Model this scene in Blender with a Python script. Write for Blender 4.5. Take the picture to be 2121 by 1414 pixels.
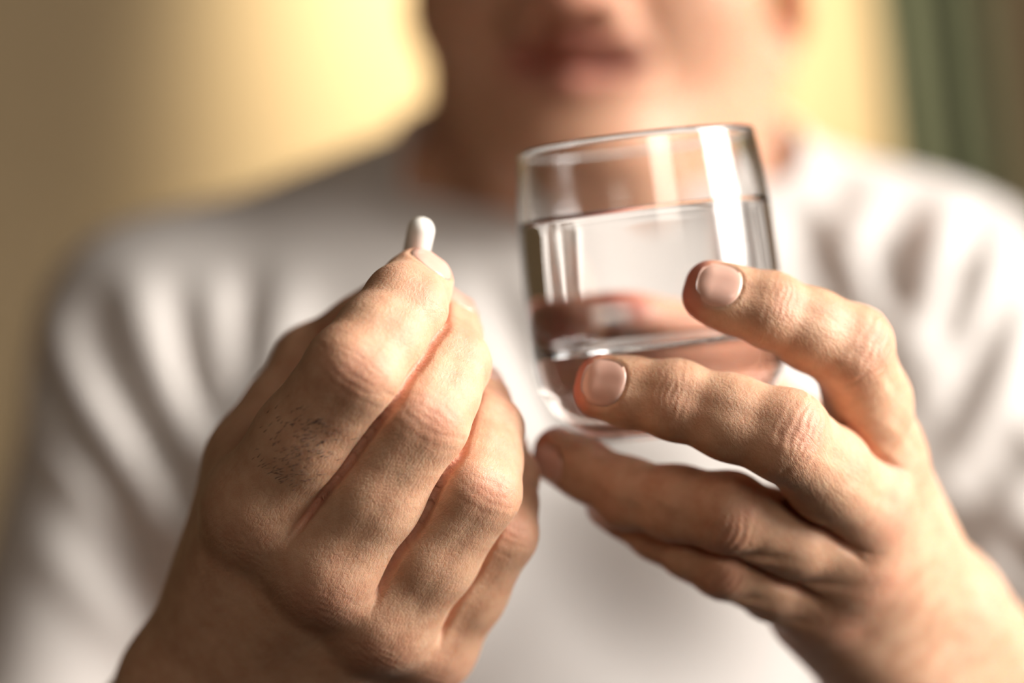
import bpy, bmesh, math, random
import numpy as np
from mathutils import Matrix, Vector

# ------------------------------------------------------------------ scene clearing
for o in list(bpy.data.objects):
    bpy.data.objects.remove(o, do_unlink=True)
scene = bpy.context.scene
COL = scene.collection
rng = np.random.default_rng(7)

# ------------------------------------------------------------------ camera, world, lights, exposure
FPX = 4980.0                      # focal length in pixels of the 2121 x 1414 frame
ROLL = math.radians(6.5)          # the photographer held the camera a little tilted
CAM_H = 1.46
cR, sR = math.cos(ROLL), math.sin(ROLL)


def cam2world(p):
    """millimetres in the camera's frame (right, forward, up) -> metres in the room"""
    p = np.asarray(p, float)
    x = p[..., 0] * cR + p[..., 2] * sR
    z = -p[..., 0] * sR + p[..., 2] * cR
    return np.stack([x * .001, p[..., 1] * .001, z * .001 + CAM_H], -1)


def P(px, py, d):
    return np.array([(px - 1060.5) / FPX * d, d, -(py - 707.0) / FPX * d])


cam_data = bpy.data.cameras.new('camera')
cam = bpy.data.objects.new('camera', cam_data)
COL.objects.link(cam)
cam.matrix_world = Matrix(((cR, sR, 0, 0), (0, 0, -1, 0), (-sR, cR, 0, CAM_H), (0, 0, 0, 1)))
cam_data.sensor_width = 36.0
cam_data.lens = FPX / 2121 * 36.0
cam_data.clip_start = 0.02
cam_data.dof.use_dof = True
cam_data.dof.focus_distance = 0.604
cam_data.dof.aperture_fstop = 84.5 / 30.0
cam_data.dof.aperture_blades = 0
scene.camera = cam

scene.view_settings.view_transform = 'Standard'
scene.view_settings.look = 'None'
scene.view_settings.gamma = 1.0
scene.view_settings.use_curve_mapping = False
scene.view_settings.exposure = 0.45

world = bpy.data.worlds.new('world')
scene.world = world
world.use_nodes = True
world.node_tree.nodes['Background'].inputs[0].default_value = (1.0, 0.86, 0.70, 1)
world.node_tree.nodes['Background'].inputs[1].default_value = 0.5


def area(name, loc, target, sx, sy, power, col):
    d = bpy.data.lights.new(name, 'AREA')
    d.shape = 'RECTANGLE'; d.size = sx; d.size_y = sy
    d.energy = power; d.color = col
    o = bpy.data.objects.new(name, d); COL.objects.link(o)
    o.location = loc
    o.rotation_euler = (Vector(target) - Vector(loc)).to_track_quat('-Z', 'Y').to_euler()
    return o


# daylight through the window of the right-hand wall
WIN = (1.62, 0.37, 1.95)
win_light = area('window_daylight', WIN, (0.0, 0.74, 1.46), 0.95, 1.46, 10.9, (1.0, 0.95, 0.90))
win_light.data.spread = math.radians(48)
# added soft fill light behind the camera, framed like a window
FILL_POS = (1.0, -2.12, 2.30)
fill = area('front_fill', FILL_POS, (0.05, 0.8, 1.40), 1.1, 1.0, 1.65, (1.0, 0.87, 0.74))
fill.data.spread = math.radians(60)
# added spot without a fixture, makes the glow on the wall behind the person
sp = bpy.data.lights.new('wall_glow_spot', 'SPOT')
sp.energy = 190.0; sp.color = (1.0, 0.89, 0.68); sp.spot_size = math.radians(43); sp.spot_blend = 1.0
sp.shadow_soft_size = 0.05
spo = bpy.data.objects.new('wall_glow_spot', sp); COL.objects.link(spo)
spo.location = (0.00, 1.16, 2.35)
spo.rotation_euler = (Vector((0.075, 1.52, 1.61)) - Vector(spo.location)).to_track_quat('-Z', 'Y').to_euler()

# ------------------------------------------------------------------ tagging helpers


def tag(o, label=None, cat=None, group=None, kind=None):
    if label: o['label'] = label
    if cat: o['category'] = cat
    if group: o['group'] = group
    if kind: o['kind'] = kind
    return o


def empty(name, loc=(0, 0, 0)):
    o = bpy.data.objects.new(name, None); COL.objects.link(o); o.location = loc
    return o


def link_mesh(name, verts, faces, material, parent=None, smooth=True):
    me = bpy.data.meshes.new(name)
    verts = np.asarray(verts, float)
    me.from_pydata(verts.tolist(), [], [tuple(int(i) for i in f) for f in faces])
    me.validate()
    if smooth:
        me.polygons.foreach_set('use_smooth', np.ones(len(me.polygons), bool))
    if material: me.materials.append(material)
    o = bpy.data.objects.new(name, me); COL.objects.link(o)
    if parent:
        o.parent = parent
        o.matrix_parent_inverse = Matrix.Translation(-parent.location)
    return o


def box_bm(bm, lo, hi):
    r = bmesh.ops.create_cube(bm, size=1)
    for v in r['verts']:
        v.co = Vector([(lo[i] + hi[i]) / 2 + v.co[i] * (hi[i] - lo[i]) for i in range(3)])


def bm_obj(name, bm, material, parent=None, smooth=False, bevel=0):
    if bevel:
        bmesh.ops.bevel(bm, geom=bm.edges[:], offset=bevel, segments=2, affect='EDGES', profile=.5)
    bmesh.ops.recalc_face_normals(bm, faces=bm.faces[:])
    me = bpy.data.meshes.new(name); bm.to_mesh(me); bm.free()
    if smooth:
        me.polygons.foreach_set('use_smooth', np.ones(len(me.polygons), bool))
    me.materials.append(material)
    o = bpy.data.objects.new(name, me); COL.objects.link(o)
    if parent:
        o.parent = parent
        o.matrix_parent_inverse = Matrix.Translation(-parent.location)
    return o


# ------------------------------------------------------------------ materials
def srgb(r, g, b):
    f = lambda c: (c / 255 / 12.92) if c / 255 <= .04045 else ((c / 255 + .055) / 1.055) ** 2.4
    return (f(r), f(g), f(b), 1)


def new_mat(name):
    m = bpy.data.materials.new(name); m.use_nodes = True
    nt = m.node_tree
    return m, nt, nt.nodes['Principled BSDF']


def N(nt, typ, **kw):
    n = nt.nodes.new(typ)
    for k, v in kw.items():
        if k in n.inputs: n.inputs[k].default_value = v
        else: setattr(n, k, v)
    return n


def noise_mat(name, c1, c2, scale, rough=.8, bump=.0, bscale=None, spec=.3, detail=4):
    m, nt, b = new_mat(name)
    tc = N(nt, 'ShaderNodeTexCoord')
    no = N(nt, 'ShaderNodeTexNoise', Scale=scale, Detail=detail)
    nt.links.new(tc.outputs['Object'], no.inputs['Vector'])
    r = N(nt, 'ShaderNodeValToRGB')
    r.color_ramp.elements[0].position = .3; r.color_ramp.elements[1].position = .7
    r.color_ramp.elements[0].color = c1; r.color_ramp.elements[1].color = c2
    nt.links.new(no.outputs['Fac'], r.inputs[0])
    nt.links.new(r.outputs[0], b.inputs['Base Color'])
    b.inputs['Roughness'].default_value = rough
    b.inputs['Specular IOR Level'].default_value = spec
    if bump:
        n2 = N(nt, 'ShaderNodeTexNoise', Scale=bscale or scale * 6, Detail=3)
        nt.links.new(tc.outputs['Object'], n2.inputs['Vector'])
        bp = N(nt, 'ShaderNodeBump', Strength=bump, Distance=.002)
        nt.links.new(n2.outputs['Fac'], bp.inputs['Height'])
        nt.links.new(bp.outputs[0], b.inputs['Normal'])
    return m


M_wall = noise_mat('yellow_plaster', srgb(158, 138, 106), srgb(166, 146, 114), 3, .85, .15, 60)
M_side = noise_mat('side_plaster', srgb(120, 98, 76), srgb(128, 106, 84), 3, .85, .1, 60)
M_ceil = noise_mat('white_ceiling', srgb(150, 136, 118), srgb(158, 144, 126), 3, .9)
M_floor = noise_mat('wood_floor', srgb(84, 58, 38), srgb(100, 72, 48), 8, .5)
M_frame = noise_mat('white_paint', srgb(225, 222, 214), srgb(232, 229, 222), 4, .5)
M_green = noise_mat('green_curtain_cloth', srgb(88, 94, 74), srgb(100, 104, 84), 30, .9, .2, 400)
M_trouser = noise_mat('dark_trouser_cloth', srgb(52, 54, 60), srgb(64, 66, 72), 40, .9, .2, 500)
M_shoe = noise_mat('brown_leather', srgb(60, 42, 32), srgb(76, 54, 40), 40, .5)
M_hair = noise_mat('grey_brown_hair', srgb(70, 58, 50), srgb(120, 110, 100), 300, .6, .6, 500)
M_handhair = noise_mat('dark_body_hair', srgb(52, 36, 30), srgb(66, 46, 38), 50, .6)
M_eye = noise_mat('eyeball_white', srgb(230, 225, 218), srgb(236, 232, 226), 50, .15)
M_iris = noise_mat('brown_iris', srgb(60, 40, 28), srgb(86, 60, 40), 300, .1)
M_pill = noise_mat('ivory_capsule', srgb(250, 246, 236), srgb(252, 249, 241), 60, .25, spec=.6)


def shirt_material():
    m, nt, b = new_mat('grey_white_jersey')
    tc = N(nt, 'ShaderNodeTexCoord')
    no = N(nt, 'ShaderNodeTexNoise', Scale=14.0, Detail=4.0)
    nt.links.new(tc.outputs['Object'], no.inputs['Vector'])
    r = N(nt, 'ShaderNodeValToRGB')
    r.color_ramp.elements[0].color = srgb(207, 202, 197); r.color_ramp.elements[1].color = srgb(217, 212, 207)
    nt.links.new(no.outputs['Fac'], r.inputs[0])
    nt.links.new(r.outputs[0], b.inputs['Base Color'])
    w = N(nt, 'ShaderNodeTexWave', Scale=2500.0, Distortion=1.0)
    nt.links.new(tc.outputs['Object'], w.inputs['Vector'])
    bp = N(nt, 'ShaderNodeBump', Strength=.1, Distance=.0003)
    nt.links.new(w.outputs['Fac'], bp.inputs['Height'])
    nt.links.new(bp.outputs[0], b.inputs['Normal'])
    b.inputs['Roughness'].default_value = .9
    b.inputs['Specular IOR Level'].default_value = .15
    b.inputs['Sheen Weight'].default_value = .15
    return m


def skin_material():
    m, nt, b = new_mat('skin')
    L = nt.links.new
    at = N(nt, 'ShaderNodeAttribute', attribute_name='red')
    lip = N(nt, 'ShaderNodeAttribute', attribute_name='lip')
    co = N(nt, 'ShaderNodeAttribute', attribute_name='skinco')
    fine = N(nt, 'ShaderNodeAttribute', attribute_name='fine')
    # mottled base colour
    n1 = N(nt, 'ShaderNodeTexNoise', Scale=.16, Detail=5.0, Roughness=.6)
    L(co.outputs['Vector'], n1.inputs['Vector'])
    base = N(nt, 'ShaderNodeValToRGB')
    base.color_ramp.elements[0].position = .3; base.color_ramp.elements[1].position = .72
    base.color_ramp.elements[0].color = srgb(198, 150, 120)
    base.color_ramp.elements[1].color = srgb(218, 177, 146)
    L(n1.outputs['Fac'], base.inputs[0])
    mx = N(nt, 'ShaderNodeMix', data_type='RGBA')
    mx.inputs[7].default_value = srgb(198, 112, 96)
    L(at.outputs['Fac'], mx.inputs[0]); L(base.outputs[0], mx.inputs[6])
    mx2 = N(nt, 'ShaderNodeMix', data_type='RGBA')
    mx2.inputs[7].default_value = srgb(182, 118, 102)
    L(lip.outputs['Fac'], mx2.inputs[0]); L(mx.outputs[2], mx2.inputs[6])
    L(mx2.outputs[2], b.inputs['Base Color'])
    b.inputs['Roughness'].default_value = .52
    b.inputs['Specular IOR Level'].default_value = .42
    b.inputs['Subsurface Weight'].default_value = .55
    b.inputs['Subsurface Radius'].default_value = (1.0, .40, .22)
    b.inputs['Subsurface Scale'].default_value = .0022
    # fine relief: long folds that run with the fingers, and small skin cells
    mp = N(nt, 'ShaderNodeMapping')
    mp.inputs['Scale'].default_value = (1.1, .22, .9)
    L(co.outputs['Vector'], mp.inputs['Vector'])
    wr = N(nt, 'ShaderNodeTexNoise', Scale=1.0, Detail=4.0, Roughness=.55, Distortion=.6)
    L(mp.outputs[0], wr.inputs['Vector'])
    mp2 = N(nt, 'ShaderNodeMapping')
    mp2.inputs['Scale'].default_value = (.9, .55, .8)
    L(co.outputs['Vector'], mp2.inputs['Vector'])
    vo = N(nt, 'ShaderNodeTexVoronoi', feature='DISTANCE_TO_EDGE', Scale=1.2)
    L(mp2.outputs[0], vo.inputs['Vector'])
    cl = N(nt, 'ShaderNodeMath', operation='MINIMUM'); cl.inputs[1].default_value = .16
    L(vo.outputs['Distance'], cl.inputs[0])
    ad = N(nt, 'ShaderNodeMath', operation='MULTIPLY_ADD'); ad.inputs[1].default_value = .8
    L(cl.outputs[0], ad.inputs[0]); L(wr.outputs['Fac'], ad.inputs[2])
    ml = N(nt, 'ShaderNodeMath', operation='MULTIPLY')
    L(ad.outputs[0], ml.inputs[0]); L(fine.outputs['Fac'], ml.inputs[1])
    bp = N(nt, 'ShaderNodeBump', Strength=.30, Distance=.0009)
    L(ml.outputs[0], bp.inputs['Height'])
    L(bp.outputs[0], b.inputs['Normal'])
    return m


def nail_material():
    m, nt, b = new_mat('fingernail')
    tc = N(nt, 'ShaderNodeTexCoord')
    no = N(nt, 'ShaderNodeTexNoise', Scale=180.0, Detail=3.0)
    nt.links.new(tc.outputs['Object'], no.inputs['Vector'])
    r = N(nt, 'ShaderNodeValToRGB')
    r.color_ramp.elements[0].color = srgb(222, 172, 154); r.color_ramp.elements[1].color = srgb(230, 184, 166)
    nt.links.new(no.outputs['Fac'], r.inputs[0]); nt.links.new(r.outputs[0], b.inputs['Base Color'])
    b.inputs['Roughness'].default_value = .3
    b.inputs['Subsurface Weight'].default_value = .2
    b.inputs['Subsurface Radius'].default_value = (1, .4, .3)
    b.inputs['Subsurface Scale'].default_value = .002
    b.inputs['Coat Weight'].default_value = .25
    b.inputs['Coat Roughness'].default_value = .2
    return m


def glass_material(name, ior, col):
    m, nt, b = new_mat(name)
    b.inputs['Base Color'].default_value = col
    b.inputs['Transmission Weight'].default_value = 1.0
    b.inputs['Roughness'].default_value = 0.0
    b.inputs['IOR'].default_value = ior
    return m


M_shirt = shirt_material(); M_skin = skin_material(); M_nail = nail_material()
M_glass = glass_material('clear_glass', 1.5, (1, 1, 1, 1)); M_water = glass_material('water', 1.333, (1, 1, 1, 1))

# ------------------------------------------------------------------ the room
RX0, RX1, RY0, RY1, RZ = -1.9, 1.7, -2.2, 1.52, 2.90


def slab(name, lo, hi, m):
    bm = bmesh.new(); box_bm(bm, lo, hi)
    return tag(bm_obj(name, bm, m), kind='structure')


slab('floor', (RX0, RY0, -.06), (RX1, RY1, 0), M_floor)
slab('ceiling', (RX0, RY0, RZ), (RX1, RY1, RZ + .06), M_ceil)
slab('wall_back', (RX0 - .1, RY1, 0), (RX1 + .1, RY1 + .1, RZ), M_wall)
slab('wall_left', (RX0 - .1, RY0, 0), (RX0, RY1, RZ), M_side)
wy0, wy1, wz0, wz1 = WIN[1] - .5, WIN[1] + .5, WIN[2] - .76, WIN[2] + .76
bm = bmesh.new()
for lo, hi in (((RX1, RY0, 0), (RX1 + .1, wy0, RZ)), ((RX1, wy1, 0), (RX1 + .1, RY1, RZ)),
               ((RX1, wy0, 0), (RX1 + .1, wy1, wz0)), ((RX1, wy0, wz1), (RX1 + .1, wy1, RZ))):
    box_bm(bm, lo, hi)
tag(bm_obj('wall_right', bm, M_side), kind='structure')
fx0, fx1, fz0, fz1 = FILL_POS[0] - .58, FILL_POS[0] + .58, FILL_POS[2] - .53, FILL_POS[2] + .53
bm = bmesh.new()
for lo, hi in (((RX0 - .1, RY0 - .1, 0), (fx0, RY0, RZ)), ((fx1, RY0 - .1, 0), (RX1 + .1, RY0, RZ)),
               ((fx0, RY0 - .1, 0), (fx1, RY0, fz0)), ((fx0, RY0 - .1, fz1), (fx1, RY0, RZ))):
    box_bm(bm, lo, hi)
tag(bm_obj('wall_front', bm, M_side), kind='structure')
fill_frame = tag(empty('fill_light_opening', (FILL_POS[0], RY0, fz0)), kind='structure')  # unseen opening, added to house the front fill light
bm = bmesh.new()
for lo, hi in (((fx0, RY0 - .05, fz0), (fx0 + .04, RY0 + .01, fz1)), ((fx1 - .04, RY0 - .05, fz0), (fx1, RY0 + .01, fz1)),
               ((fx0, RY0 - .05, fz0), (fx1, RY0 + .01, fz0 + .04)), ((fx0, RY0 - .05, fz1 - .04), (fx1, RY0 + .01, fz1))):
    box_bm(bm, lo, hi)
bm_obj('window_frame', bm, M_frame, fill_frame)  # border built around the added fill light
win = tag(empty('window_1', (RX1, WIN[1], wz0)), kind='structure')
bm = bmesh.new()
for lo, hi in (((RX1 - .01, wy0, wz0), (RX1 + .05, wy0 + .04, wz1)), ((RX1 - .01, wy1 - .04, wz0), (RX1 + .05, wy1, wz1)),
               ((RX1 - .01, wy0, wz0), (RX1 + .05, wy1, wz0 + .04)), ((RX1 - .01, wy0, wz1 - .04), (RX1 + .05, wy1, wz1))):
    box_bm(bm, lo, hi)
bm_obj('window_frame', bm, M_frame, win)
bm = bmesh.new(); box_bm(bm, (RX1 - .01, WIN[1] - .02, wz0 + .04), (RX1 + .04, WIN[1] + .02, wz1 - .04))
bm_obj('mullion', bm, M_frame, win)
win_light.location.x = RX1 - .03

# ------------------------------------------------------------------ implicit-surface engine (numpy)


def nrm(v):
    v = np.asarray(v, float)
    return v / np.linalg.norm(v)


def smin(a, b, k):
    h = np.maximum(k - np.abs(a - b), 0) / k
    return np.minimum(a, b) - h * h * k * .25


def smax(a, b, k):
    return -smin(-a, -b, k)


def rc(p, a, b, r1, r2):
    ba = b - a
    q = p - a
    h = np.clip(q @ ba / (ba @ ba), 0, 1)
    d = q - h[:, None] * ba
    return np.sqrt(np.einsum('ij,ij->i', d, d)) - (r1 + (r2 - r1) * h)


def rcw(p, a, b, r1, r2, bv, w):
    """round cone widened by w to both sides along bv"""
    ba = b - a
    q = p - a
    l = q @ bv
    q = q - np.clip(l, -w, w)[:, None] * bv
    h = np.clip(q @ ba / (ba @ ba), 0, 1)
    d = q - h[:, None] * ba
    return np.sqrt(np.einsum('ij,ij->i', d, d)) - (r1 + (r2 - r1) * h)


def sph(p, c, r):
    q = p - c
    return np.sqrt(np.einsum('ij,ij->i', q, q)) - r


def ell(p, c, r, R=None):
    q = p - c
    if R is not None: q = q @ R
    r = np.asarray(r, float)
    k0 = np.linalg.norm(q / r, axis=1)
    k1 = np.linalg.norm(q / (r * r), axis=1)
    return k0 * (k0 - 1) / np.maximum(k1, 1e-9)


def surface_nets(f, lo, hi, h):
    lo = np.asarray(lo, float); hi = np.asarray(hi, float)
    B = 4
    nb = np.ceil((hi - lo) / (h * B)).astype(int)
    n = nb * B + 1
    ax = [lo[i] + h * B * (np.arange(nb[i]) + .5) for i in range(3)]
    g = np.stack(np.meshgrid(*ax, indexing='ij'), -1).reshape(-1, 3)
    dc = f(g).reshape(nb)
    near = np.abs(dc) < h * B * 1.6
    val = np.where(dc > 0, 1e3, -1e3).astype(np.float32)
    V = np.empty(n, np.float32)
    rep = np.repeat(np.repeat(np.repeat(val, B, 0), B, 1), B, 2)
    V[:-1, :-1, :-1] = rep
    V[-1] = V[-2]; V[:, -1] = V[:, -2]; V[:, :, -1] = V[:, :, -2]
    bi = np.argwhere(near)
    offs = np.stack(np.meshgrid(*[np.arange(B + 1)] * 3, indexing='ij'), -1).reshape(-1, 3)
    mask = np.zeros(n, bool)
    ii = (bi[:, None, :] * B + offs[None]).reshape(-1, 3)
    mask[ii[:, 0], ii[:, 1], ii[:, 2]] = True
    idx = np.argwhere(mask)
    pts = lo + idx * h
    out = np.empty(len(pts), np.float32)
    for s in range(0, len(pts), 200000):
        out[s:s + 200000] = f(pts[s:s + 200000])
    V[idx[:, 0], idx[:, 1], idx[:, 2]] = out
    S = V < 0
    # cells with a sign change
    c = S[:-1, :-1, :-1].astype(np.int8)
    tot = np.zeros(c.shape, np.int8)
    for dx in (0, 1):
        for dy in (0, 1):
            for dz in (0, 1):
                tot += S[dx:n[0] - 1 + dx, dy:n[1] - 1 + dy, dz:n[2] - 1 + dz]
    act = (tot > 0) & (tot < 8)
    ci = np.argwhere(act)
    vid = -np.ones(act.shape, np.int64)
    vid[ci[:, 0], ci[:, 1], ci[:, 2]] = np.arange(len(ci))
    acc = np.zeros((len(ci), 3)); cnt = np.zeros(len(ci))
    corners = [(0, 0, 0), (1, 0, 0), (0, 1, 0), (1, 1, 0), (0, 0, 1), (1, 0, 1), (0, 1, 1), (1, 1, 1)]
    for a in range(8):
        for axis in range(3):
            if corners[a][axis]: continue
            b = list(corners[a]); b[axis] = 1
            A = ci + corners[a]; Bc = ci + b
            va = V[A[:, 0], A[:, 1], A[:, 2]]; vb = V[Bc[:, 0], Bc[:, 1], Bc[:, 2]]
            m = (va < 0) != (vb < 0)
            t = np.where(m, va / np.where(va == vb, 1, va - vb), 0)
            p = np.array(corners[a], float)[None].repeat(len(ci), 0)
            p[:, axis] += t
            acc[m] += p[m]; cnt[m] += 1
    verts = lo + (ci + acc / cnt[:, None]) * h
    faces = []
    for axis in range(3):
        u, w = (axis + 1) % 3, (axis + 2) % 3
        sl0 = [slice(None)] * 3; sl1 = [slice(None)] * 3
        sl0[axis] = slice(0, -1); sl1[axis] = slice(1, None)
        ch = S[tuple(sl0)] != S[tuple(sl1)]
        e = np.argwhere(ch)
        ok = (e[:, u] > 0) & (e[:, w] > 0) & (e[:, u] < act.shape[u]) & (e[:, w] < act.shape[w])
        e = e[ok]
        if not len(e): continue
        ins = S[e[:, 0], e[:, 1], e[:, 2]]
        q = []
        for du, dw in ((1, 1), (0, 1), (0, 0), (1, 0)):
            k = e.copy(); k[:, u] -= du; k[:, w] -= dw
            q.append(vid[k[:, 0], k[:, 1], k[:, 2]])
        q = np.stack(q, 1)
        q[~ins] = q[~ins][:, ::-1]
        faces.append(q)
    faces = np.concatenate(faces)
    faces = faces[(faces >= 0).all(1)]
    return verts, faces


def grad(f, p, e):
    g = np.empty_like(p)
    for i in range(3):
        d = np.zeros(3); d[i] = e
        g[:, i] = (f(p + d) - f(p - d)) / (2 * e)
    return g


def project(f, v, it=2, e=.3, mx=1.5):
    for _ in range(it):
        g = grad(f, v, e); d = f(v)
        g2 = np.maximum((g * g).sum(1), .15)
        st = (d / g2)[:, None] * g
        L = np.linalg.norm(st, axis=1)
        st *= np.minimum(1, mx / np.maximum(L, 1e-9))[:, None]
        v = v - st
    return v


def relax(v, fc, it=1, w=.5):
    for _ in range(it):
        acc = np.zeros_like(v); c = np.zeros(len(v))
        for i in range(4):
            a = fc[:, i]; b = fc[:, (i + 1) % 4]
            for x, y in ((a, b), (b, a)):
                for k in range(3): acc[:, k] += np.bincount(x, v[y, k], len(v))
                c += np.bincount(x, minlength=len(v))
        v = v + w * (acc / np.maximum(c, 1)[:, None] - v)
    return v


def subdivide(v, fc):
    nv = len(v)
    e = np.concatenate([np.stack([fc[:, i], fc[:, (i + 1) % 4]], 1) for i in range(4)])
    es = np.sort(e, 1)
    key = es[:, 0] * nv + es[:, 1]
    uq, inv = np.unique(key, return_inverse=True)
    ue = np.stack([uq // nv, uq % nv], 1)
    mid = v[ue].mean(1)
    cen = v[fc].mean(1)
    F = len(fc)
    m = [nv + inv[i * F:(i + 1) * F] for i in range(4)]
    c = nv + len(uq) + np.arange(F)
    nf = np.concatenate([np.stack([fc[:, i], m[i], c, m[(i + 3) % 4]], 1) for i in range(4)])
    return np.concatenate([v, mid, cen]), nf


def sstep(a, b, x):
    t = np.clip((x - a) / (b - a), 0, 1)
    return t * t * (3 - 2 * t)


# ------------------------------------------------------------------ hands
class Finger:
    def __init__(s, name, joints, radii, dorsal=None, thumb=False, bump=.45, w=1.4, fill=False):
        s.name = name; s.j = [np.asarray(q, float) for q in joints]; s.r = list(radii); s.thumb = thumb
        t = [nrm(s.j[i + 1] - s.j[i]) for i in range(len(s.j) - 1)]
        if dorsal is not None:
            s.b = nrm(np.cross(nrm(dorsal), t[-1]))
        else:
            s.b = nrm(np.cross(t[0], nrm(s.j[-1] - s.j[1])))
        s.t = t
        s.n = [nrm(np.cross(q, s.b)) for q in t]
        s.w = w
        s.r = [q - .45 for q in s.r]
        s.prims = []
        for i in range(len(t)):
            a, b = s.j[i], s.j[i + 1]
            m = (a + b) / 2
            ra, rb = s.r[i], s.r[i + 1]
            if i < len(t) - 1:
                rm = .5 * (ra + rb) * (1.05 if i == 0 else 1.03)
                m = m + s.n[i] * ((.4, .2)[i] if not thumb else 0)
                s.prims += [(a, m, ra, rm), (m, b, rm, rb)]
                if fill and i == 0:                      # keeps the back of the first bone straight
                    v = b - a
                    s.prims.append((a + v * .12 + s.n[i] * 1.3, a + v * .55 + s.n[i] * 1.0, ra * .96, ra * .94))
                    s.prims.append((a + v * .5 + s.n[i] * .9, a + v * .86 + s.n[i] * .7, rb * .97, rb * .95))
                # knuckle on the back of the joint
                nj = nrm(s.n[i] + s.n[i + 1])
                bump = bump if i == 0 else bump * .35
                s.prims.append((b + nj * .9 * bump - s.b * .8, b + nj * .9 * bump + s.b * .8, rb * .86, rb * .86))
            else:
                s.prims.append((a, b, ra, rb))
                # finger pad
                c = a + (b - a) * .62 - s.n[i] * rb * .16
                s.prims.append((c, c + t[i] * .5, rb * 1.02, rb * 1.02))

    def d(s, p):
        out = None
        for a, b, r1, r2 in s.prims:
            q = rcw(p, a, b, r1, r2, s.b, s.w)
            out = q if out is None else smin(out, q, 3.5)
        return out


class Hand:
    def __init__(s, fingers, thumb, palm, forearm, dorsal, up, lat):
        s.f = fingers + [thumb]; s.palm = palm; s.fore = forearm
        s.n = dorsal; s.up = up; s.lat = lat; s.crease = 1.0
        pts = np.array([j for f in s.f for j in f.j])
        s.lo = pts.min(0) - 22; s.hi = pts.max(0) + 22

    def fingers_d(s, p):
        return [f.d(p) for f in s.f]

    def palm_d(s, p):
        out = None
        for a, b, r1, r2, k in s.palm + s.fore:
            q = rc(p, a, b, r1, r2)
            out = q if out is None else smin(out, q, k)
        return out

    def __call__(s, p):
        ds = s.fingers_d(p)
        d = ds[0]
        for q in ds[1:]: d = smin(d, q, 2.4)
        return smin(d, s.palm_d(p), 6.5)


def make_hand(fs, thumb, wrist, elbow, web=1.0, wr=19.0, carp=10.5, knuckles=True):
    """fs: four fingers index..little; builds metacarpals, palm pads, wrist and forearm"""
    mcp = [f.j[0] for f in fs]
    up = nrm(mcp[1] * .5 + mcp[2] * .5 - wrist)
    lat = mcp[3] - mcp[0]; lat = nrm(lat - up * (lat @ up))
    n = np.cross(lat, up)
    fd = np.mean([f.n[0] for f in fs], 0)
    if n @ fd < 0: n = -n
    palm = []
    for i, f in enumerate(fs):
        c = wrist + lat * (-13.5 + 9 * i) + n * 2 + up * 6
        palm.append((f.j[0], c, f.r[0] * (.93 if knuckles else .99), carp, 12))
        palm.append((f.j[0] - n * 6 - up * 3, c - n * 7, f.r[0] * .80, 10.5, 12))
        if knuckles: palm.append((f.j[0] + n * 1.1, f.j[0] + n * 1.1 + up * .5, f.r[0] * .82, f.r[0] * .82, 8))
    for i in range(3):                                                      # webs
        a = mcp[i] * .5 + mcp[i + 1] * .5
        tdir = nrm(fs[i].t[0] + fs[i + 1].t[0])
        palm.append((a - n * 2, a + tdir * (13.5, 12., 9.)[i] * web - n * 3.0, 10.0, 7.2, 8))
    th0 = thumb.j[0]
    palm.append((wrist - lat * 10 - n * 6 + up * 6, th0, 12.5, thumb.r[0], 14))
    palm.append((wrist - lat * 8 - n * 12 + up * 14, th0 * .75 + mcp[0] * .25 - n * 4, 13, 12.0, 14))
    palm.append((mcp[0] * .6 + th0 * .4 - n * 2, mcp[0] * .35 + wrist * .65 - n * 4, 9, 12, 14))
    palm.append((wrist + lat * 11 - n * 11 + up * 10, mcp[3] - n * 8 - up * 10, 12.5, 9.5, 14))
    fore = []
    e_lat = nrm(lat)
    for sgn in (-1, 1):
        fore.append((wrist + lat * 10.5 * sgn, elbow + e_lat * 10 * sgn, wr, 33, 12))
        m = wrist * .62 + elbow * .38
        fore.append((wrist * .8 + elbow * .2 + lat * 9 * sgn, m + lat * 11 * sgn, wr + 2, 29, 12))
    return Hand(fs, thumb, palm, fore, n, up, lat)


ELB1 = np.array([-196., 896., -255.]); ELB2 = np.array([252., 872., -228.])
SH1 = np.array([-140., 988., -4.]); SH2 = np.array([165., 988., 13.])

WR1 = P(452, 1478, 664)
h1 = [
    Finger('index', [P(532, 1058, 617), P(736, 768, 596), P(840, 630, 609), P(873, 576, 622.5)], [11.7, 10.7, 8.9, 7.4], bump=.5, w=1.6, fill=True),
    Finger('middle', [P(676, 1180, 616), P(870, 866, 603), P(930, 748, 616), P(926, 652, 638)], [11.4, 10.7, 9.0, 7.5], w=1.6, fill=True),
    Finger('ring', [P(790, 1290, 627), P(988, 1012, 612), P(1004, 885, 626), P(985, 800, 645)], [10.6, 9.6, 8.5, 7.1], w=1.6, fill=True),
    Finger('little', [P(890, 1345, 642), P(1034, 1100, 629), P(1046, 980, 642), P(1030, 905, 656)], [9.2, 8.3, 7.2, 6.2], w=1.6, fill=True),
]
t1 = Finger('thumb', [P(535, 960, 648), P(655, 760, 656), P(815, 640, 645.5)], [11.5, 10.6, 8.8], dorsal=(-.35, .85, .4), thumb=True)
HAND1 = make_hand(h1, t1, WR1, ELB1)
HAND1.crease = .45

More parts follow.
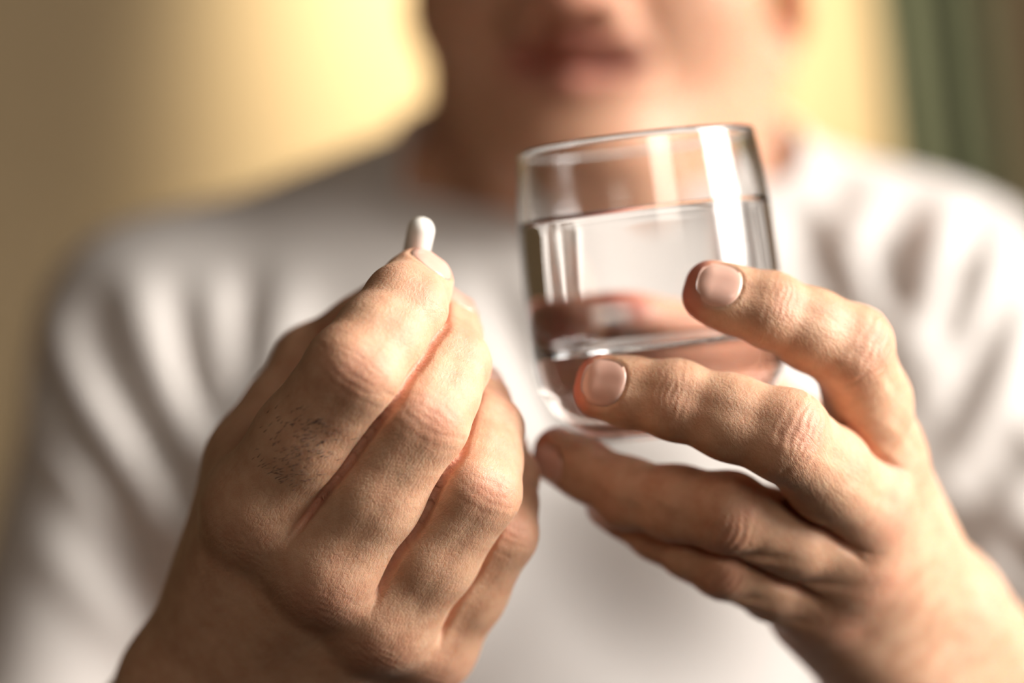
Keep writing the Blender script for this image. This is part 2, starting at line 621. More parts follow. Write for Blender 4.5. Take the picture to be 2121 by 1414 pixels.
WR2 = P(1915, 1345, 700)
h2 = [
    Finger('index', [P(1822, 950, 659), P(1764, 724, 630), P(1596, 642, 623), P(1470, 603, 623)], [11.6, 10.3, 8.3, 7.3], dorsal=(.10, -.92, .36)),
    Finger('middle', [P(1790, 1055, 648), P(1628, 902, 614), P(1400, 828, 619), P(1247, 800, 623.5)], [11.0, 10.3, 8.7, 7.5], dorsal=(0, -.97, .22)),
    Finger('ring', [P(1768, 1165, 655), P(1510, 1062, 632), P(1300, 1022, 644), P(1152, 942, 655)], [10.4, 9.5, 8.2, 6.9], dorsal=(.1, -.8, -.5)),
    Finger('little', [P(1700, 1250, 663), P(1500, 1165, 645), P(1365, 1095, 650), P(1260, 1040, 656)], [9.0, 8.2, 7.2, 6.2], dorsal=(.1, -.8, -.5)),
]
t2 = Finger('thumb', [P(1680, 935, 712), P(1450, 775, 719), P(1308, 668, 709)], [11.5, 10.6, 9.0], dorsal=(.1, .9, .3), thumb=True)
HAND2 = make_hand(h2, t2, WR2, ELB2, knuckles=False)


def creases(hand, v, g, fid):
    """knuckle folds and nail beds as displacement along the normal g; also the colour attributes"""
    disp = np.zeros(len(v)); red = np.zeros(len(v)); fine = np.ones(len(v))
    wob = .5 * np.sin(v @ np.array([.55, .31, .83])) + .35 * np.sin(v @ np.array([-.9, .75, .41]) * 1.7)
    for k, f in enumerate(hand.f):
        for ji in range(1, len(f.j) - 1):
            J = f.j[ji]; r = f.r[ji]
            t = nrm(f.t[ji - 1] + f.t[ji]); n = nrm(np.cross(t, f.b))
            bend = 1 - f.t[ji - 1] @ f.t[ji]
            q = v - J
            m = (fid == k) & (np.einsum('ij,ij->i', q, q) < (2.6 * r) ** 2)
            if not m.any(): continue
            qq = q[m]
            s = qq @ t; l = qq @ f.b; dn = qq @ n
            dors = sstep(-.15, .45, dn / np.linalg.norm(qq, axis=1))
            first = (ji == 1 and not f.thumb)
            if first:
                lines = [(-6.0, .020, .30), (-3.4, .030, .48), (-1.2, .012, .42), (1.2, -.012, .44), (3.6, -.03, .36), (6.2, -.02, .2)]
                wid = .62
            else:
                lines = [(-3.2, .02, .22), (-1.5, .015, .34), (.2, 0., .38), (1.8, -.015, .28), (3.4, -.02, .18)]
                wid = .5
            dd = np.zeros(m.sum())
            for s0, cv, am in lines:
                dd -= am * np.exp(-((s - s0 - cv * l * l + .55 * wob[m]) / wid) ** 2)
                dd += .45 * am * np.exp(-((s - s0 - 1.15 - cv * l * l + .55 * wob[m]) / (wid * 1.2)) ** 2)
            dd *= dors * np.exp(-(np.abs(l) / (1.02 * r + f.w)) ** 4)
            disp[m] += dd * (.42 if first else .5) * hand.crease
            red[m] = np.maximum(red[m], (.28 if first else .12) * dors * np.exp(-(s / (.62 * r)) ** 2 - (l / (.9 * r)) ** 2))
        # finger tip: red tip, nail groove
        a, b = f.j[-2], f.j[-1]; t = f.t[-1]; n = f.n[-1]; r = f.r[-1]
        q = v - b
        m = (fid == k) & (np.einsum('ij,ij->i', v - b, v - b) < (2.6 * r) ** 2)
        if m.any():
            qq = q[m]; s = qq @ t; l = qq @ f.b; dn = qq @ n
            red[m] = np.maximum(red[m], (.7 if hand is HAND2 else .4) * sstep(-.5 * r, .8 * r, s) + .35 * sstep(.2 * r, -.6 * r, dn))
            fine[m] *= 1 - .6 * sstep(-.6 * r, .2 * r, s)
            u = (s - NAIL_C * r) / (NAIL_L * r); w = l / (NAIL_W * (r + .8))
            rad = (np.abs(u) ** 2.3 + np.abs(w) ** 2.3) ** (1 / 2.3)
            on = (dn > 0)
            disp[m] += np.where(on, -.16 * np.exp(-((rad - 1.02) / .07) ** 2) * (u < .6) + .12 * np.exp(-((rad - 1.17) / .10) ** 2) * (u < .5), 0)
            fine[m] *= np.where(on & (rad < 1.05), 0, 1)
    # big knuckles of the back of the hand
    for i, f in enumerate(hand.f[:4]):
        q = v - (f.j[0] + hand.n * f.r[0] * .8)
        dist = np.linalg.norm(q, axis=1)
        red = np.maximum(red, (.34 if i else .15) * np.exp(-(dist / 9.5) ** 2))
        s = q @ nrm(f.t[0] + hand.up); l = q @ hand.lat
        dd = np.zeros(len(v))
        for s0, am in ((-5.2, .16), (-3.0, .22), (-1.0, .26), (1.1, .24), (3.2, .2), (5.4, .15)):
            dd -= am * np.exp(-((s - s0 + .02 * l * l + 1.6 * wob) / .6) ** 2)
        disp += .5 * dd * np.exp(-(dist / 10.5) ** 4)
    return disp, np.clip(red, 0, 1), fine


NAIL_C, NAIL_L, NAIL_W = -.20, .84, .80     # nail centre / half length / half width in tip radii


def nail_mesh(f, hand):
    b = f.j[-1]; t = f.t[-1]; n = f.n[-1]; r = f.r[-1]
    nu, nw = 17, 17
    pts, edge, fc, us = [], [], [], []
    for i in range(nu):
        for j in range(nw):
            x = -1 + 2 * i / (nu - 1); y = -1 + 2 * j / (nw - 1)
            k = max(abs(x), abs(y), 1e-9)               # square grid -> superellipse
            nn = (abs(x) ** 2.3 + abs(y) ** 2.3) ** (1 / 2.3)
            u, w = x * k / max(nn, 1e-9), y * k / max(nn, 1e-9)
            pts.append(b + t * (NAIL_C + NAIL_L * u) * r + f.b * NAIL_W * (r + .8) * w + n * (r + 2.5))
            edge.append(k); us.append(u)
    top = np.array(pts); edge = np.array(edge); us = np.array(us)
    lift = np.zeros(len(top))
    for _ in range(14):                                  # let the plate down onto the finger
        d = hand(top); top = top - n * np.clip(d, -1, 1.5)[:, None] * .9; lift += d
    drop = sstep(.72, 1.0, us)
    h0 = (top - b) @ n
    top = top + n * (.20 - .30 * sstep(.82, 1.0, edge) * (1 - .6 * drop))[:, None]
    bot = top - n * .45
    v = np.concatenate([top, bot])
    K = nu * nw
    for i in range(nu - 1):
        for j in range(nw - 1):
            q = [i * nw + j, (i + 1) * nw + j, (i + 1) * nw + j + 1, i * nw + j + 1]
            fc.append(q); fc.append([x + K for x in q[::-1]])
    for i in range(nu - 1):
        for j in (0, nw - 1):
            q = [i * nw + j, (i + 1) * nw + j]; fc.append([q[0], q[1], q[1] + K, q[0] + K])
    for j in range(nw - 1):
        for i in (0, nu - 1):
            q = [i * nw + j, i * nw + j + 1]; fc.append([q[0], q[1], q[1] + K, q[0] + K])
    return v, fc


# ------------------------------------------------------------------ head, torso, arms (camera-frame millimetres)
YAW = math.radians(9.5)
HEAD_O = np.array([37., 990., 107.])


def head_local(p):
    q = p - HEAD_O
    c, s = math.cos(YAW), math.sin(YAW)
    return np.stack([q[:, 0] * c - q[:, 1] * s, q[:, 0] * s + q[:, 1] * c, q[:, 2]], 1)


A = lambda *x: np.array(x, float)


def head_d(p):
    q = head_local(p)
    m = q.copy(); m[:, 0] = np.abs(m[:, 0])           # mirrored
    d = ell(q, A(0, 8, 95), (77, 97, 90))
    d = smin(d, ell(q, A(0, -22, 12), (67, 62, 72)), 18)
    d = smin(d, rc(m, A(60, 18, 8), A(20, -62, -36), 17, 17), 22)
    d = smin(d, sph(m, A(34, -50, 30), 33), 18)
    d = smin(d, ell(q, A(0, -70, -34), (24, 18, 18)), 14)
    d = smin(d, ell(q, A(0, -74, 4), (32, 14, 24)), 14)
    d = smin(d, rc(m, A(10, -82, 84), A(42, -70, 82), 8, 9), 10)
    d = smin(d, rc(q, A(0, -84, 68), A(0, -106, 25), 8, 12), 8)
    d = smin(d, sph(m, A(14, -94, 19), 9), 6)
    d = smax(d, -rc(m, A(7, -101, 10), A(6, -97, 20), 3.8, 3), 2)
    d = smin(d, rc(m, A(0, -91, 5), A(26, -80, 0), 4.6, 3.2), 4)
    d = smin(d, rc(m, A(0, -89.5, -9), A(23, -80, -4), 6.0, 3.6), 4)
    d = smax(d, -rc(m, A(0, -96, -1.2), A(30, -83, -3.0), 4.2, 3.2), 2)
    d = smax(d, -ell(q, A(0, -86, -1.5), (30, 17, 4.6)), 1.5)
    fold = rc(m, A(22, -92, 26), A(38, -78, -6), 0, 0)
    d = d + 2.6 * np.exp(-(fold / 4.5) ** 2)
    d = smax(d, -sph(m, A(33, -94, 66), 15), 12)
    lid = smax(sph(m, A(32, -70, 65), 13.2), -rc(m, A(24, -86, 64), A(40, -84, 65), 4.2, 3.4), 1)
    d = smin(d, lid, 2)
    # ears
    ca, sa = math.cos(.45), math.sin(.45)
    R = np.array([[ca, sa, 0], [-sa, ca, 0], [0, 0, 1]])
    ear = ell(m, A(76, 26, 45), (6.5, 19, 33), R.T)
    ear = smax(ear, -ell(m, A(82, 20, 48), (5, 11, 20), R.T), 3)
    d = smin(d, ear, 6)
    # neck and the flesh under the chin
    d = smin(d, rc(q, A(0, 22, -10), A(0, 30, -120), 58, 62), 22)
    d = smin(d, ell(q, A(0, -28, -48), (44, 40, 30)), 22)
    return d


def torso_d(p, off=0.0):
    nk = A(34, 1004, 60)
    d = rc(p, nk, SH1, 52, 45)
    d = smin(d, rc(p, nk, SH2, 52, 44), 30)
    d = smin(d, ell(p, A(14, 990, -95), (165, 100, 150)), 40)
    d = smin(d, ell(p, A(14, 985, -300), (158, 118, 240)), 60)
    d = smin(d, rc(p, A(-90, 925, -70), A(-60, 920, -80), 34, 34), 40)
    d = smin(d, rc(p, A(105, 925, -60), A(75, 920, -70), 34, 34), 40)
    return d - off


def upper_arm_d(p, off=0.0):
    d = rc(p, SH1, ELB1, 43, 36)
    return np.minimum(d, rc(p, SH2, ELB2, 43, 36)) - off


def body_d(p):
    d = smin(head_d(p), torso_d(p, -2), 22)
    d = smin(d, upper_arm_d(p, -2), 20)
    for H in (HAND1, HAND2):
        a = None
        for s0, s1, r1, r2, k in H.fore:
            q = rc(p, s0, s1, r1, r2); a = q if a is None else smin(a, q, k)
        d = smin(d, a, 10)
    return d


# folds of the shirt, given as polylines seen on its front: (points, height, width)
FOLDS_PX = [
    ([(126, 674), (149, 758), (187, 836), (239, 920), (291, 997), (336, 1068), (381, 1133)], 13, 9),
    ([(284, 597), (310, 694), (342, 791), (381, 875), (413, 946)], 12, 9),
    ([(446, 597), (472, 681), (491, 758), (500, 820)], 9, 8),
    ([(388, 629), (452, 791), (446, 888)], 5, 8),
    ([(581, 600), (565, 760), (545, 900)], 9, 14),
    ([(65, 849), (168, 978), (271, 1081)], 6, 8),
    ([(97, 1133), (213, 1262), (300, 1360)], 4, 8),
    ([(200, 642), (245, 745), (291, 836), (336, 913), (362, 965)], -11, 8),
    ([(84, 713), (129, 836), (194, 939), (271, 1049), (349, 1152)], -12, 8),
    ([(362, 616), (400, 771), (440, 900)], -6, 7),
    ([(510, 600), (517, 726), (515, 850)], -9, 8),
    ([(375, 980), (395, 1080)], -8, 8),
    ([(1788, 399), (1768, 538), (1818, 637), (1897, 745), (1942, 869)], 8, 10),
    ([(1996, 374), (1952, 498), (1932, 577), (1917, 696)], 12, 10),
    ([(2090, 434), (2046, 538), (2006, 671), (1966, 785)], 11, 8),
    ([(2121, 577), (2080, 721), (2021, 894), (1980, 1000)], 12, 10),
    ([(2051, 448), (2006, 523), (1986, 622), (1957, 745)], -14, 8),
    ([(2110, 538), (2061, 671), (2021, 795), (1976, 894)], -12, 8),
    ([(1932, 414), (1868, 463), (1838, 523), (1848, 617), (1868, 661)], -9, 9),
    ([(1635, 429), (1744, 607)], -7, 6),
    ([(1762, 395), (1742, 445)], -5, 6),
    ([(2140, 910), (2060, 950), (1980, 1010)], -14, 12),
    ([(2150, 1010), (2090, 1060), (2020, 1120)], 8, 10),
    ([(2150, 1120), (2090, 1190)], -12, 12),
    ([(1010, 590), (1130, 820), (1200, 960)], -6, 9),
]


def march(f, px, py, d0=780, d1=1150):
    d = d0
    while d < d1:
        v = f(P(px, py, d)[None])[0]
        if v < .5: break
        d += max(v * .8, .5)
    return P(px, py, d)


def shirt_base(p):
    # sleeves reach three quarters down the upper arm
    a = np.minimum(rc(p, SH1, SH1 * .22 + ELB1 * .78, 50, 47), rc(p, SH2, SH2 * .22 + ELB2 * .78, 49, 47))
    return smin(torso_d(p, 5), a, 26)


FOLDS = []
for pts, hgt, wid in FOLDS_PX:
    FOLDS.append(([march(shirt_base, *q) for q in pts], hgt, wid))


def shirt_d(p):
    d = shirt_base(p)
    for pts, hgt, wid in FOLDS:
        c = np.mean(pts, 0); R = max(np.linalg.norm(x - c) for x in pts) + 3 * wid
        m = np.linalg.norm(p - c, axis=1) < R
        if not m.any(): continue
        pm = p[m]
        q = np.full(len(pm), 1e3); amp = np.zeros(len(pm)); n = len(pts) - 1
        for i, (a, b) in enumerate(zip(pts[:-1], pts[1:])):
            ba = b - a; h = np.clip((pm - a) @ ba / (ba @ ba), 0, 1)
            w = np.linalg.norm(pm - a - h[:, None] * ba, axis=1)
            u = (i + h) / n
            am = .25 + .75 * np.sin(np.pi * np.clip(u, 0, 1)) ** .7      # folds die away at their ends
            nearer = w < q
            q = np.where(nearer, w, q); amp = np.where(nearer, am, amp)
        d[m] = d[m] - hgt * amp * np.exp(-(q / wid) ** 2)
    return d


# ------------------------------------------------------------------ person
person = tag(empty('person', tuple(cam2world(A(14, 1000, 0))[:2]) + (0.0,)),
             'person in a pale grey T-shirt lifting a small white pill and a glass of water', 'person')


def build_body():
    parts = []
    # coarse: head, trunk, upper arms, elbows
    v, f = surface_nets(body_d, (-300, 640, -560), (330, 1130, 300), 3.2)
    v = project(body_d, v, 2, .8, 3)
    v = relax(v, f, 1, .4); v = project(body_d, v, 1, .8, 3)
    keep = np.ones(len(v), bool)
    cuts = []
    for H, w, e in ((HAND1, WR1, ELB1), (HAND2, WR2, ELB2)):
        t = nrm(e - w); c = w + t * 52
        r = np.linalg.norm(v - c, axis=1)
        s = (v - c) @ t
        line = np.linalg.norm((v - w) - ((v - w) @ t)[:, None] * t, axis=1)
        keep &= ~((s < 1.5) & (line < 75) & (s > -140))
        cuts.append((c, t))
    q = head_local(v)
    lipm = np.maximum(np.exp(-((q[:, 2] - 4 + .006 * q[:, 0] ** 2) / 5.0) ** 2), np.exp(-((q[:, 2] + 8 - .010 * q[:, 0] ** 2) / 6.0) ** 2))
    lip = lipm * (np.abs(q[:, 0]) < 28) * (q[:, 1] < -72) * (q[:, 2] > -22)
    red = .35 * np.exp(-(np.linalg.norm(q - A(0, -108, 30), axis=1) / 22) ** 2) + .12 + .25 * np.exp(-((np.abs(q[:, 0]) - 80) / 14) ** 2) * (q[:, 2] > -10)
    parts.append((v, f, keep, red, np.clip(lip, 0, 1), np.full(len(v), .3), q))
    for H, (c, t) in zip((HAND1, HAND2), cuts):
        lo, hi = H.lo.copy(), H.hi.copy()
        lo = np.minimum(lo, c - 42); hi = np.maximum(hi, c + 42)
        v, f = surface_nets(H, lo, hi, 1.15)
        v = project(H, v, 2, .3, 1.2)
        v = relax(v, f, 1, .4); v = project(H, v, 1, .3, 1.2)
        v, f = subdivide(v, f)
        v = project(H, v, 1, .3, .6)
        g = grad(H, v, .35); g /= np.maximum(np.linalg.norm(g, axis=1), 1e-6)[:, None]
        ds = np.stack(H.fingers_d(v), 1); fid = ds.argmin(1); dm = ds.min(1)
        fid = np.where(dm < 2.5, fid, -1)
        disp, red, fine = creases(H, v, g, fid)
        dd = np.sort(ds, 1)                             # crease where two fingers touch
        cr = np.exp(-((dd[:, 1] - dd[:, 0]) / 1.15) ** 2) * sstep(3.0, 1.2, dd[:, 0])
        disp -= 2.5 * cr
        red = np.maximum(red, .45 * cr)
        palmar = sstep(.1, -.6, g @ H.n) * .12
        v = v + g * disp[:, None]
        keep = ((v - c) @ t) < -1.5
        co = np.stack([v @ H.lat, v @ H.up, v @ H.n], 1)
        parts.append((v, f, keep, np.clip(red + palmar, 0, 1), np.zeros(len(v)), fine, co))
    V, F, RED, LIP, FINE, CO = [], [], [], [], [], []
    base = 0
    for v, f, keep, red, lip, fine, co in parts:
        fk = f[keep[f].all(1)]
        used = np.zeros(len(v), bool); used[fk.ravel()] = True
        mp = -np.ones(len(v), int); mp[used] = np.arange(used.sum())
        V.append(v[used]); F.append(mp[fk] + base); base += used.sum()
        RED.append(red[used]); LIP.append(lip[used]); FINE.append(fine[used]); CO.append(co[used])
    V = np.concatenate(V); F = np.concatenate(F)
    o = link_mesh('body', cam2world(V), F, M_skin, person)
    me = o.data
    for nme, dat in (('red', RED), ('lip', LIP), ('fine', FINE)):
        a = me.attributes.new(nme, 'FLOAT', 'POINT'); a.data.foreach_set('value', np.concatenate(dat).astype(np.float32))
    a = me.attributes.new('skinco', 'FLOAT_VECTOR', 'POINT'); a.data.foreach_set('vector', np.concatenate(CO).astype(np.float32).ravel())
    # close the seam across each forearm so that the body is one surface
    bm = bmesh.new(); bm.from_mesh(me)
    be = [e for e in bm.edges if e.is_boundary]
    cw = [(Vector(cam2world(c)), Vector(cam2world(c + t) - cam2world(c)).normalized()) for c, t in cuts]
    for c, t in cw:
        es = [e for e in be if all((v.co - c).length < .075 and abs((v.co - c).dot(t)) < .012 for v in e.verts)]
        try:
            bmesh.ops.bridge_loops(bm, edges=es)
        except Exception as ex:
            print('bridge', ex)
    for fa in bm.faces: fa.smooth = True
    bm.to_mesh(me); bm.free()
    return o


body = build_body()
for H, which in ((HAND1, 'pinching hand'), (HAND2, 'hand around the glass')):
    for f in H.f:
        v, fc = nail_mesh(f, H)
        link_mesh('fingernail', cam2world(v), fc, M_nail, person)


def build_shirt():
    v, f = surface_nets(shirt_d, (-320, 800, -560), (350, 1130, 200), 3.4)
    v = project(shirt_d, v, 2, 1.0, 3)
    kill = (v[:, 2] > 24 + (v[:, 1] - 905) * .84) & (np.abs(v[:, 0] - 36) < 80)
    kill |= v[:, 2] < -535
    for S, E in ((SH1, ELB1), (SH2, ELB2)):
        t = nrm(E - S); L = np.linalg.norm(E - S)
        s = (v - S) @ t
        line = np.linalg.norm((v - S) - s[:, None] * t, axis=1)
        kill |= (s > L * .78) & (line < 60)
    fk = f[~kill[f].any(1)]
    used = np.zeros(len(v), bool); used[fk.ravel()] = True
    mp = -np.ones(len(v), int); mp[used] = np.arange(used.sum())
    o = link_mesh('shirt', cam2world(v[used]), mp[fk], M_shirt, person)
    md = o.modifiers.new('thickness', 'SOLIDIFY'); md.thickness = .0016; md.offset = -1
    o['label'] = 'pale grey short-sleeved T-shirt with deep folds'
    return o, v[used], mp[fk]


shirt, sv, sf = build_shirt()


def tube_loop(name, pts, r, material, parent, seg=10):
    pts = np.asarray(pts); n = len(pts)
    cen = pts.mean(0)
    V, F = [], []
    for i in range(n):
        t = nrm(pts[(i + 1) % n] - pts[i - 1]); o_ = nrm(pts[i] - cen)
        u = nrm(o_ - t * (o_ @ t)); w = np.cross(t, u)
        for k in range(seg):
            a = 2 * math.pi * k / seg
            V.append(pts[i] + u * math.cos(a) * r * .55 + w * math.sin(a) * r)
    for i in range(n):
        for k in range(seg):
            F.append([i * seg + k, ((i + 1) % n) * seg + k, ((i + 1) % n) * seg + (k + 1) % seg, i * seg + (k + 1) % seg])
    return link_mesh(name, cam2world(np.array(V)), F, material, parent)


def boundary_loop(v, f, test):
    e = np.concatenate([np.stack([f[:, i], f[:, (i + 1) % 4]], 1) for i in range(4)])
    es = np.sort(e, 1); key = es[:, 0] * len(v) + es[:, 1]
    uq, c = np.unique(key, return_counts=True)
    b = uq[c == 1]; b = np.stack([b // len(v), b % len(v)], 1)
    b = b[test(v[b[:, 0]])]
    nb = {}
    for x, y in b.tolist(): nb.setdefault(x, []).append(y); nb.setdefault(y, []).append(x)
    best = []
    seen = set()
    for s0 in nb:
        if s0 in seen: continue
        lp = [s0]; seen.add(s0); cur = s0
        while True:
            nx = [q for q in nb[cur] if q not in seen]
            if not nx: break
            cur = nx[0]; seen.add(cur); lp.append(cur)
        if len(lp) > len(best): best = lp
    return v[best]


lp = boundary_loop(sv, sf, lambda q: (q[:, 2] > 0) & (np.abs(q[:, 0] - 30) < 90))
for _ in range(8): lp = .5 * lp + .25 * (np.roll(lp, 1, 0) + np.roll(lp, -1, 0))
tube_loop('collar', lp[::2], 6.0, M_shirt, person)

# short dark hairs on the first bone of the index finger of the pinching hand


def finger_hairs():
    f = h1[0]; a, b = f.j[0], f.j[1]; n = f.n[0]; t = f.t[0]
    V, F = [], []
    cnt = 0
    while cnt < 220:
        s = rng.uniform(.36, .78); th = rng.normal(.15, .40)
        r = f.r[0] * .98
        dirv = n * math.cos(th) + f.b * math.sin(th)
        p0 = a + (b - a) * s + dirv * r
        p0 = project(HAND1, p0[None], 4, .3, 3)[0]
        g = nrm(grad(HAND1, p0[None], .3)[0])
        tip = nrm(-f.b * .35 + t * .75 + g * .22 + rng.normal(0, .12, 3))
        L = rng.uniform(1.6, 3.0)
        u = nrm(np.cross(tip, g)); base = len(V)
        for k in range(3):
            an = 2 * math.pi * k / 3
            V.append(p0 - g * .1 + (u * math.cos(an) + np.cross(tip, u) * math.sin(an)) * .11)
        V.append(p0 + tip * L)
        for k in range(3): F.append([base + k, base + (k + 1) % 3, base + 3])
        cnt += 1
    o = link_mesh('finger_hair', cam2world(np.array(V)), F, M_handhair, person)
    tag(o, kind='stuff')


finger_hairs()

# eyes, hair of the head (above the frame)
for sx in (-1, 1):
    c, s = math.cos(-YAW), math.sin(-YAW)

    def h2c(q):
        return HEAD_O + A(q[0] * c - q[1] * s, q[0] * s + q[1] * c, q[2])
    bm = bmesh.new()
    bmesh.ops.create_uvsphere(bm, u_segments=24, v_segments=16, radius=.0122)
    ce = cam2world(h2c(A(32 * sx, -70, 65)))
    for vv in bm.verts: vv.co += Vector(ce)
    eye = bm_obj('eye', bm, M_eye, person, True)
    bm = bmesh.new()
    bmesh.ops.create_uvsphere(bm, u_segments=20, v_segments=10, radius=.006)
    ci = cam2world(h2c(A(32 * sx, -78.5, 64)))
    for vv in bm.verts: vv.co = Vector((vv.co.x, vv.co.y * .75, vv.co.z)) + Vector(ci)
    ir = bm_obj('iris', bm, M_iris, eye, True)
    ir.matrix_parent_inverse = Matrix.Identity(4)
    ir.parent = eye
    ir.matrix_parent_inverse = eye.matrix_parent_inverse.inverted() if False else Matrix.Identity(4)
    ir.location = (0, 0, 0)


def hair_d(p):
    q = head_local(p)
    d = ell(q, A(0, 10, 97), (81, 100, 92))
    d = d - .7 * np.sin(q[:, 0] * .35 + 3 * np.sin(q[:, 1] * .05 + q[:, 2] * .03)) - 1.0 * np.sin(q[:, 0] * .11 + 1.0)
    cut = (108 - q[:, 2]) * .75 + np.where(q[:, 1] < -10, (-10 - q[:, 1]) * .16, (-10 - q[:, 1]) * 1.1)
    return smax(d, np.maximum(cut * .6, -100), 4)


v, f = surface_nets(hair_d, (-80, 850, 90), (140, 1120, 305), 3.5)
v = project(hair_d, v, 1, .8, 3)
link_mesh('hair', cam2world(v), f, M_hair, person)

# trousers and shoes down to the floor (below the frame)
hipc = cam2world(A(14, 985, -520)); hx, hy = hipc[0] * 1000, hipc[1] * 1000


def trouser_d(p):
    d = ell(p, A(hx, hy, 930), (170, 128, 110))
    for sx in (-1, 1):
        l = rc(p, A(hx + 88 * sx, hy, 870), A(hx + 105 * sx, hy - 8, 500), 92, 66)
        l = smin(l, rc(p, A(hx + 105 * sx, hy - 8, 500), A(hx + 110 * sx, hy + 15, 95), 66, 52), 20)
        d = smin(d, l, 26)
    return smax(d, 70 - p[:, 2], 4)


v, f = surface_nets(trouser_d, (hx - 260, hy - 160, 40), (hx + 260, hy + 160, 1060), 8)
v = project(trouser_d, v, 1, 2, 6)
link_mesh('trousers', v * .001, f, M_trouser, person)
for sx in (-1, 1):
    def shoe_d(p):
        x = hx + 110 * sx
        d = rc(p, A(x, hy + 30, 45), A(x + 12 * sx, hy - 150, 32), 42, 36)
        d = smin(d, rc(p, A(x, hy + 15, 50), A(x, hy + 12, 90), 44, 44), 15)
        d = smax(d, 3 - p[:, 2], 2)
        return smax(d, p[:, 2] - 105, 3)
    v, f = surface_nets(shoe_d, (hx + 110 * sx - 80, hy - 210, -8), (hx + 110 * sx + 80, hy + 100, 130), 5)
    v = project(shoe_d, v, 1, 1, 4)
    v[:, 2] = np.maximum(v[:, 2], 0)
    link_mesh('shoe', v * .001, f, M_shoe, person)

# ------------------------------------------------------------------ drinking glass, water
GB = cam2world(P(1385, 899, 664))         # centre of the underside


def lathe(name, prof, seg, material, loc, closed_axis=True):
    V, F = [], []
    ids = []
    for r, z in prof:
        if r < 1e-6:
            ids.append([len(V)]); V.append((0, 0, z))
        else:
            st = len(V)
            for k in range(seg):
                a = 2 * math.pi * k / seg
                V.append((r * math.cos(a), r * math.sin(a), z))
            ids.append(list(range(st, st + seg)))
    for a, b in zip(ids[:-1], ids[1:]):
        for k in range(seg):
            k2 = (k + 1) % seg
            if len(a) == 1: F.append([a[0], b[k2], b[k]])
            elif len(b) == 1: F.append([a[k], a[k2], b[0]])
            else: F.append([a[k], a[k2], b[k2], b[k]])
    o = link_mesh(name, np.array(V) * .001, F, material)
    bm = bmesh.new(); bm.from_mesh(o.data); bmesh.ops.recalc_face_normals(bm, faces=bm.faces[:]); bm.to_mesh(o.data); bm.free()
    o.location = loc
    return o


def spline(pts, n=6):
    """Catmull-Rom through the points"""
    pts = [np.array(p, float) for p in pts]
    pts = [2 * pts[0] - pts[1]] + pts + [2 * pts[-1] - pts[-2]]
    out = []
    for i in range(1, len(pts) - 2):
        p0, p1, p2, p3 = pts[i - 1:i + 3]
        for k in range(n):
            t = k / n
            out.append(.5 * ((2 * p1) + (-p0 + p2) * t + (2 * p0 - 5 * p1 + 4 * p2 - p3) * t * t + (-p0 + 3 * p1 - 3 * p2 + p3) * t ** 3))
    out.append(pts[-2])
    return out


GH = 81.5
outer = spline([(17.5, .0), (23, 1.5), (28.4, 5.8), (32.2, 12.5), (34.3, 18), (35.2, 30), (35.4, 45), (34.8, 62), (33.6, 74), (32.9, GH - .9)])
rim = [(32.6, GH - .25), (32.1, GH), (31.6, GH - .25)]
inner = spline([(31.3, GH - .9), (32.0, 74), (33.0, 62), (33.4, 45), (33.0, 34), (31.6, 28.0), (28.5, 25.2), (24, 24.4), (12, 24.0)])
glass_prof = [(0, 1.2), (9, 1.2), (14, 1.0), (16.2, .3)] + [tuple(q) for q in outer] + rim + [tuple(q) for q in inner] + [(0, 24.0)]
glass = lathe('drinking_glass', glass_prof, 96, M_glass, GB)
tag(glass, 'clear heavy-based tumbler held in the hand, about two thirds full of water', 'glass')
# water: its wall reaches a hair into the glass so that there is no air gap
WL = 61.0
ri = lambda z: np.interp(z, [q[1] for q in inner[::-1]], [q[0] for q in inner[::-1]])
wall_pts = [(q[0] + .12, q[1] - .04) for q in inner[::-1] if q[1] < WL - .5]
top = [(ri(WL + .9) + .12, WL + .9), (ri(WL) - .5, WL + .45), (ri(WL) - 1.3, WL + .12), (ri(WL) - 2.4, WL), (18, WL), (0, WL)]
water = lathe('water', [(0, 23.9)] + wall_pts + top, 96, M_water, GB)
tag(water, 'clear still water filling the lower part of the tumbler', 'water')

# ------------------------------------------------------------------ pill
PA = P(848, 592, 632.5); PB = P(872, 477, 629.5)


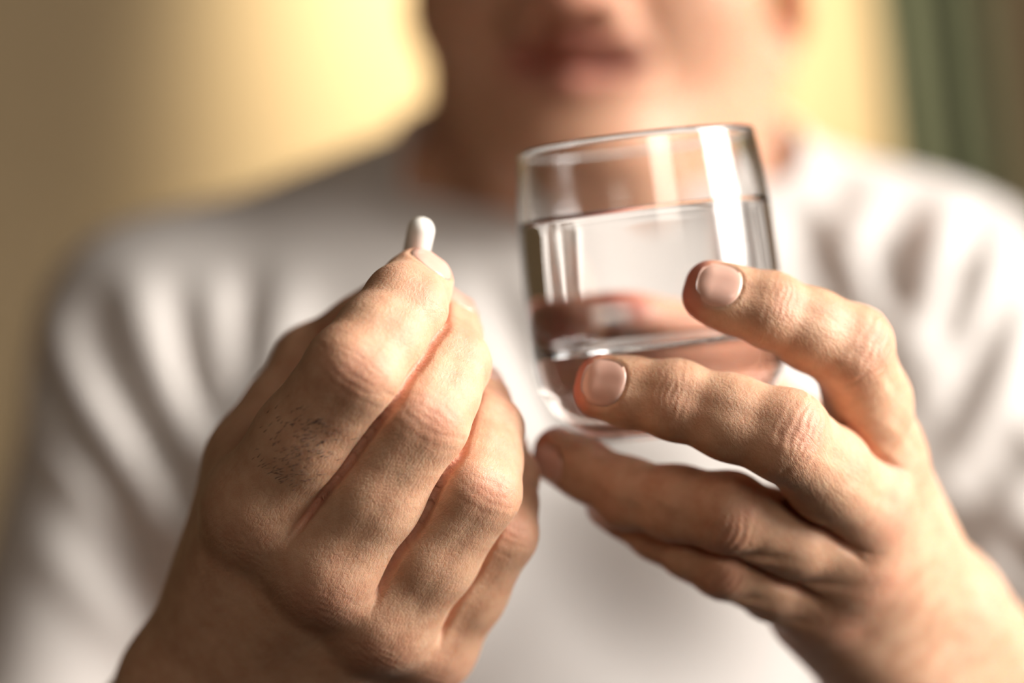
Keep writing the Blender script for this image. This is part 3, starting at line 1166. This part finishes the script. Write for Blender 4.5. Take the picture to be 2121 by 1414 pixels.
def pill_mesh():
    t = nrm(PB - PA); u = nrm(np.cross(t, A(0, 1, 0))); w = np.cross(t, u)
    L = np.linalg.norm(PB - PA); r = 3.4
    prof = []
    for k in range(9):
        a = math.pi / 2 * k / 8; prof.append((r * math.sin(a), -r * math.cos(a)))
    prof += [(r, L * .45), (r, L * .52), (r + .14, L * .53)]
    for k in range(9):
        a = math.pi / 2 * k / 8; prof.append(((r + .14) * math.cos(a), L + (r + .14) * math.sin(a)))
    seg = 28; V = []; F = []
    for q, z in prof:
        for k in range(seg):
            a = 2 * math.pi * k / seg
            V.append(PA + t * z + (u * math.cos(a) + w * math.sin(a)) * max(q, .01))
    for i in range(len(prof) - 1):
        for k in range(seg):
            F.append([i * seg + k, i * seg + (k + 1) % seg, (i + 1) * seg + (k + 1) % seg, (i + 1) * seg + k])
    F.append(list(range(seg))[::-1]); F.append([(len(prof) - 1) * seg + k for k in range(seg)])
    return np.array(V), F


v, f = pill_mesh()
pill = link_mesh('pill', cam2world(v), f, M_pill)
tag(pill, 'small white capsule pill pinched between the thumb and index fingertip', 'pill')

# ------------------------------------------------------------------ curtain behind the shoulder
cu0 = cam2world(P(1826, 100, 1440)); cu1 = cam2world(P(2056, 100, 1440))
cx0, cx1, cyy = cu0[0], cu1[0], 1.44
V, F = [], []
nx, nz = 60, 24
for i in range(nx):
    for k in range(nz):
        x = cx0 + (cx1 - cx0) * i / (nx - 1); z = .04 + 2.50 * k / (nz - 1)
        y = cyy + .022 * math.sin(i / (nx - 1) * 2 * math.pi * 3.0) + .004 * math.sin(k * .7 + i * .3)
        V.append((x, y, z))
for i in range(nx - 1):
    for k in range(nz - 1):
        F.append([i * nz + k, (i + 1) * nz + k, (i + 1) * nz + k + 1, i * nz + k + 1])
cur = link_mesh('curtain', V, F, M_green)
md = cur.modifiers.new('thickness', 'SOLIDIFY'); md.thickness = .003
tag(cur, 'dark green gathered curtain hanging against the yellow wall behind the shoulder', 'curtain')
bm = bmesh.new()
bmesh.ops.create_cone(bm, cap_ends=True, segments=16, radius1=.012, radius2=.012, depth=.5,
                      matrix=Matrix.Translation(((cx0 + cx1) / 2, cyy, 2.555)) @ Matrix.Rotation(math.pi / 2, 4, 'Y'))
bm_obj('curtain_rail', bm, M_frame, cur, True).matrix_parent_inverse = Matrix.Identity(4)
